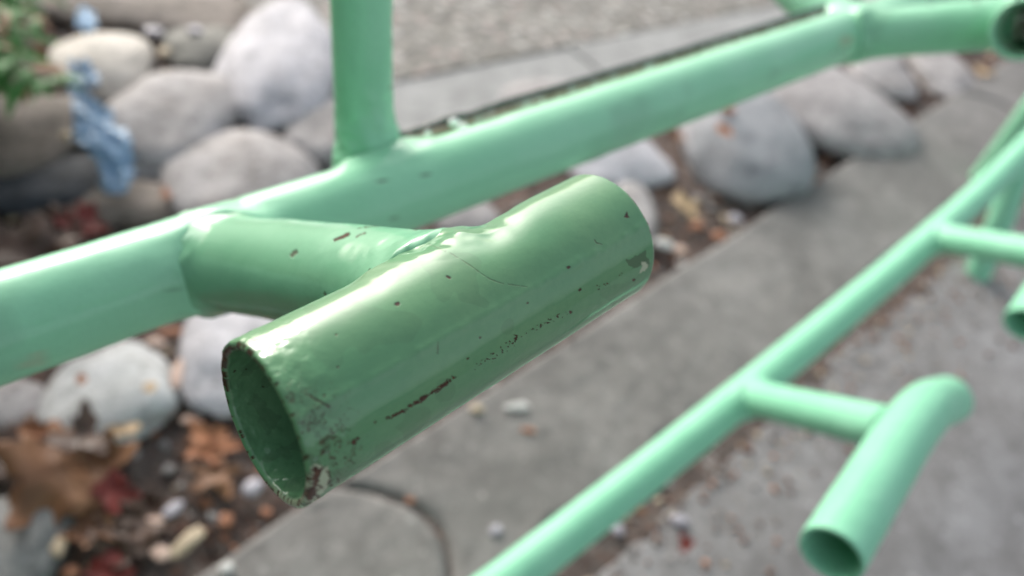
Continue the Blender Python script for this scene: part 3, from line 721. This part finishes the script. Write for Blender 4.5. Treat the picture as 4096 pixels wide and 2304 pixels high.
# uncountable mulch and grit between the stones
def scatter(name, n, zone, mats, smin, smax, seed, z0=.0):
    r = random.Random(seed); per = {m: ([], []) for m in mats}; Vv, Tt = ico(1); k_ = 0
    allV, allT, mi = [], [], []; off = 0
    while k_ < n:
        x = r.uniform(zone[0], zone[1]); y = r.uniform(zone[2], zone[3])
        if not zone[4](x, y): continue
        k_ += 1
        s = smin + (smax - smin) * r.random() ** 2.2
        Q = Vv * np.array([s, s * r.uniform(.35, .9), s * r.uniform(.2, .5)]) * (1 + .3 * vnoise(Vv * 2, k_ % 97))[:, None]
        a = r.uniform(0, 6.28); t = r.uniform(-.5, .5)
        Q = np.stack([Q[:, 0] * math.cos(a) - Q[:, 1] * math.sin(a), Q[:, 0] * math.sin(a) + Q[:, 1] * math.cos(a), Q[:, 2] + Q[:, 0] * t], -1)
        allV.append(Q + np.array([x, y, z0 + s * .15])); allT.append(Tt + off); off += len(Vv); mi += [r.randrange(len(mats))] * len(Tt)
    me = mesh_np(name, np.vstack(allV), np.vstack(allT))
    for m in mats: me.materials.append(CH[m] if m in CH else LEAFM[m])
    o = link(name, me); me.polygons.foreach_set('material_index', mi); tag(o, kind='stuff'); return o
def inbed(x, y):
    s = kxy(0, 0); yk = .367 + math.tan(KA) * x + .012
    return y > yk and not (x > .6 and y > .86)
sc1 = scatter('bark_mulch', 5200, (-.5, 2.9, .35, 1.9, inbed), ['brn', 'brn', 'orange', 'brown', 'greyc', 'dark', 'greyc', 'tanc'], .003, .013, 1, -.004)
tag(sc1, 'reddish brown bark mulch and grit between the cobbles', 'mulch')
def strip(x, y): return .125 + .03 * min(1, max(0, (x - .4) / .6)) < y < .19 + .04 * x
sc2 = scatter('grit', 1100, (.1, 2.6, .06, .25, strip), ['orange', 'brn', 'greyc', 'brown', 'greyc', 'brn', 'greyc', 'tanc'], .002, .009, 2, .004)
def onslab(x, y):
    e = .135 + .03 * min(1, max(0, (x - .4) / .6)); return e - .17 * random.random() ** 2.6 < y < e
sc3 = scatter('slab_grit', 1300, (.1, 2.2, -.05, .17, onslab), ['brn', 'greyc', 'orange', 'greyc', 'tanc', 'dark'], .0015, .006, 4, .009)
tag(sc3, 'fine brown grit spilled along the edge of the paving slab', 'grit')
tag(sc2, 'orange-brown leaf grit in the strip between kerb and paving', 'grit')

# ------------------------------------------------------------ torn blue plastic
k = NT('blue_plastic'); co = k.coords()
c = k.ramp(k.noise(45, 4, .6, co), [(.25, (.10, .17, .26)), (.5, (.22, .36, .52)), (.75, (.40, .54, .68))]); k.l(c, k.b.inputs['Base Color'])
k.b.inputs['Roughness'].default_value = .4; k.l(k.bump(k.noise(60, 3, .6, co), .4, .004), k.b.inputs['Normal']); M_blue = k.m
def sheet(name, spine, label, zs, seed, mat=M_blue):
    """spine: (px, py, half width px); crumpled strip draped over stones"""
    sp = np.array(spine, float); n = 90; t = np.linspace(0, len(sp) - 1, n)
    xs, ys, ws, hs_ = [np.interp(t, range(len(sp)), q) for q in (sp[:, 0], sp[:, 1], sp[:, 2], zs)]
    m = 22; V = []
    for i in range(n):
        wj = ws[i] * (1 + .28 * float(vnoise(np.array([t[i] * 4.3, seed, 0]), seed)))
        dx = xs[min(i + 1, n - 1)] - xs[max(i - 1, 0)]; dy = ys[min(i + 1, n - 1)] - ys[max(i - 1, 0)]
        l_ = math.hypot(dx, dy); nx, ny = -dy / l_, dx / l_
        for j in range(m):
            s = (j / (m - 1) - .5) * 2; s2 = s * wj * (1 + .25 * float(vnoise(np.array([t[i] * 8, s * 3, 2.]), seed)))
            p = G(xs[i] + nx * s2, ys[i] + ny * s2, hs_[i])
            V.append(p + np.array([0, 0, 0.003 * math.sin(s * 5 + t[i] * 2.5) + .006 * float(fbm(np.array([t[i] * 3, s * 2.4, 5.]), seed, 2))]))
    i = np.arange(n - 1)[:, None] * m + np.arange(m - 1)[None]
    Q = np.stack([i, i + m, i + m + 1, i + 1], -1).reshape(-1, 4)
    V = np.array(V); cen = V.mean(0); o = link(name, mesh_np(name, V - cen, Q), mat); o.location = cen
    s = o.modifiers.new('thick', 'SOLIDIFY'); s.thickness = .0015
    tag(o, label, 'plastic scrap'); return o
sheet('plastic_strip', [(285, 250, 16), (300, 330, 30), (335, 420, 40), (365, 480, 68), (415, 540, 78), (455, 600, 72), (470, 670, 66), (462, 720, 60), (455, 772, 40)],
      'torn blue plastic strip hanging over the cobbles in the upper left', [.09, .09, .085, .08, .075, .07, .06, .055, .05], 4)
sheet('plastic_strip', [(320, 255, 20), (350, 300, 38), (385, 345, 18)], 'small blue plastic shred lying on the cream-white cobble', [.10, .10, .10], 9)
sheet('plastic_strip', [(300, 520, 34), (350, 545, 45), (410, 590, 20)], 'blue plastic flap spread left of the long torn strip', [.085, .085, .08], 12)
k = NT('pale_blue_plastic'); k.b.inputs['Base Color'].default_value = (.50, .68, .86, 1); k.b.inputs['Roughness'].default_value = .4
k.l(k.bump(k.noise(60, 4, .6), .6, .004), k.b.inputs['Normal']); M_pb = k.m
sheet('plastic_strip', [(318, 40, 20), (340, 75, 44), (372, 118, 22)], 'pale blue plastic scrap on the brown stone near the top left corner', [.08, .08, .08], 15, M_pb)

# ------------------------------------------------------------ leafy plant at the left
def plant():
    root = bpy.data.objects.new('shrub', None); COL.objects.link(root)
    base = G(-330, 420, 0); root.location = base
    tag(root, 'leafy green shrub hanging in from the upper left corner', 'shrub')
    r = random.Random(5); V, T, mi = [], [], []; off = 0; SV, ST = [], []; so = 0
    def blade(p, d, n, L, wd):
        nonlocal off
        s = np.cross(d, n); s /= np.linalg.norm(s)
        pts = []; K = 6
        for q in range(K + 1):
            t = q / K; wq = wd * math.sin(math.pi * min(1, t * .92 + .06)) ** .8
            c_ = p + d * L * t - np.array([0, 0, 1]) * L * .45 * t * t + n * .0
            pts += [c_ - s * wq + n * wq * .25, c_, c_ + s * wq + n * wq * .25]
        for q in range(K):
            a = off + q * 3; T.extend([[a, a + 1, a + 4, a + 3], [a + 1, a + 2, a + 5, a + 4]])
        m = 0 if r.random() < .8 else 1
        mi.extend([m] * (2 * K)); V.extend(pts); off += len(pts)
    for _ in range(72):
        # stems arch out of the base, mostly off frame on the left
        tx, ty = r.uniform(-500, 200), r.uniform(-260, 430)
        if tx > 60: ty = min(ty, 330)
        tip = G(tx, ty, r.uniform(.10, .26)); b = base + np.array([r.uniform(-.05, .05), r.uniform(-.05, .05), 0])
        mid = (b + tip) / 2 + np.array([0, 0, .10]); C = resample([b, mid, tip], 16)
        for q in range(4, 16):
            d0 = C[min(q + 1, 15)] - C[q - 1]; d0 /= np.linalg.norm(d0)
            for sgn in (-1, 1):
                side = np.cross(d0, [0, 0, 1]); side /= np.linalg.norm(side)
                d = d0 * r.uniform(.3, .9) + side * sgn * r.uniform(.5, 1) + np.array([0, 0, r.uniform(-.1, .4)]); d /= np.linalg.norm(d)
                nn_ = np.array([r.uniform(-.3, .3), r.uniform(-.3, .3), 1]); nn_ /= np.linalg.norm(nn_)
                blade(C[q], d, nn_, r.uniform(.022, .045), r.uniform(.004, .008))
        # stem
        for q in range(16):
            rad = .0022 * (1 - q / 22)
            for a in range(6): SV.append(C[q] + np.array([math.cos(a * 1.047), math.sin(a * 1.047), 0]) * rad)
        for q in range(15):
            for a in range(6): ST.append([so + q * 6 + a, so + q * 6 + (a + 1) % 6, so + (q + 1) * 6 + (a + 1) % 6, so + (q + 1) * 6 + a])
        so += 96
    # unseen bulk of the shrub, added left of the view to block sky light
    for _ in range(5200):
        p = np.array([r.uniform(-1.5, -.42), r.uniform(-.5, 2.0), 0]); p[2] = 1.35 * r.random() ** .8 * (1 - .3 * abs(p[1] - .7) / 1.3)
        d = np.array([r.uniform(-1, 1), r.uniform(-1, 1), r.uniform(-.3, .6)]); d /= np.linalg.norm(d)
        nn_ = np.array([r.uniform(-.5, .5), r.uniform(-.5, .5), 1]); nn_ /= np.linalg.norm(nn_)
        blade(p, d, nn_, r.uniform(.07, .14), r.uniform(.02, .035))
    V = np.array(V) - base
    me = mesh_np('foliage', V, T); o = link('foliage', me, None, root)
    me.materials.append(flat_mat('leaf_green', (.025, .13, .02), (.07, .26, .045), 30, .65)); me.materials.append(flat_mat('leaf_dry', (.25, .13, .06), (.38, .22, .12), 30, .6))
    me.polygons.foreach_set('material_index', mi)
    link('stem', mesh_np('stem', np.array(SV) - base, ST), flat_mat('stem_green', (.06, .1, .03), (.1, .08, .04), 30, .6), root)
plant()
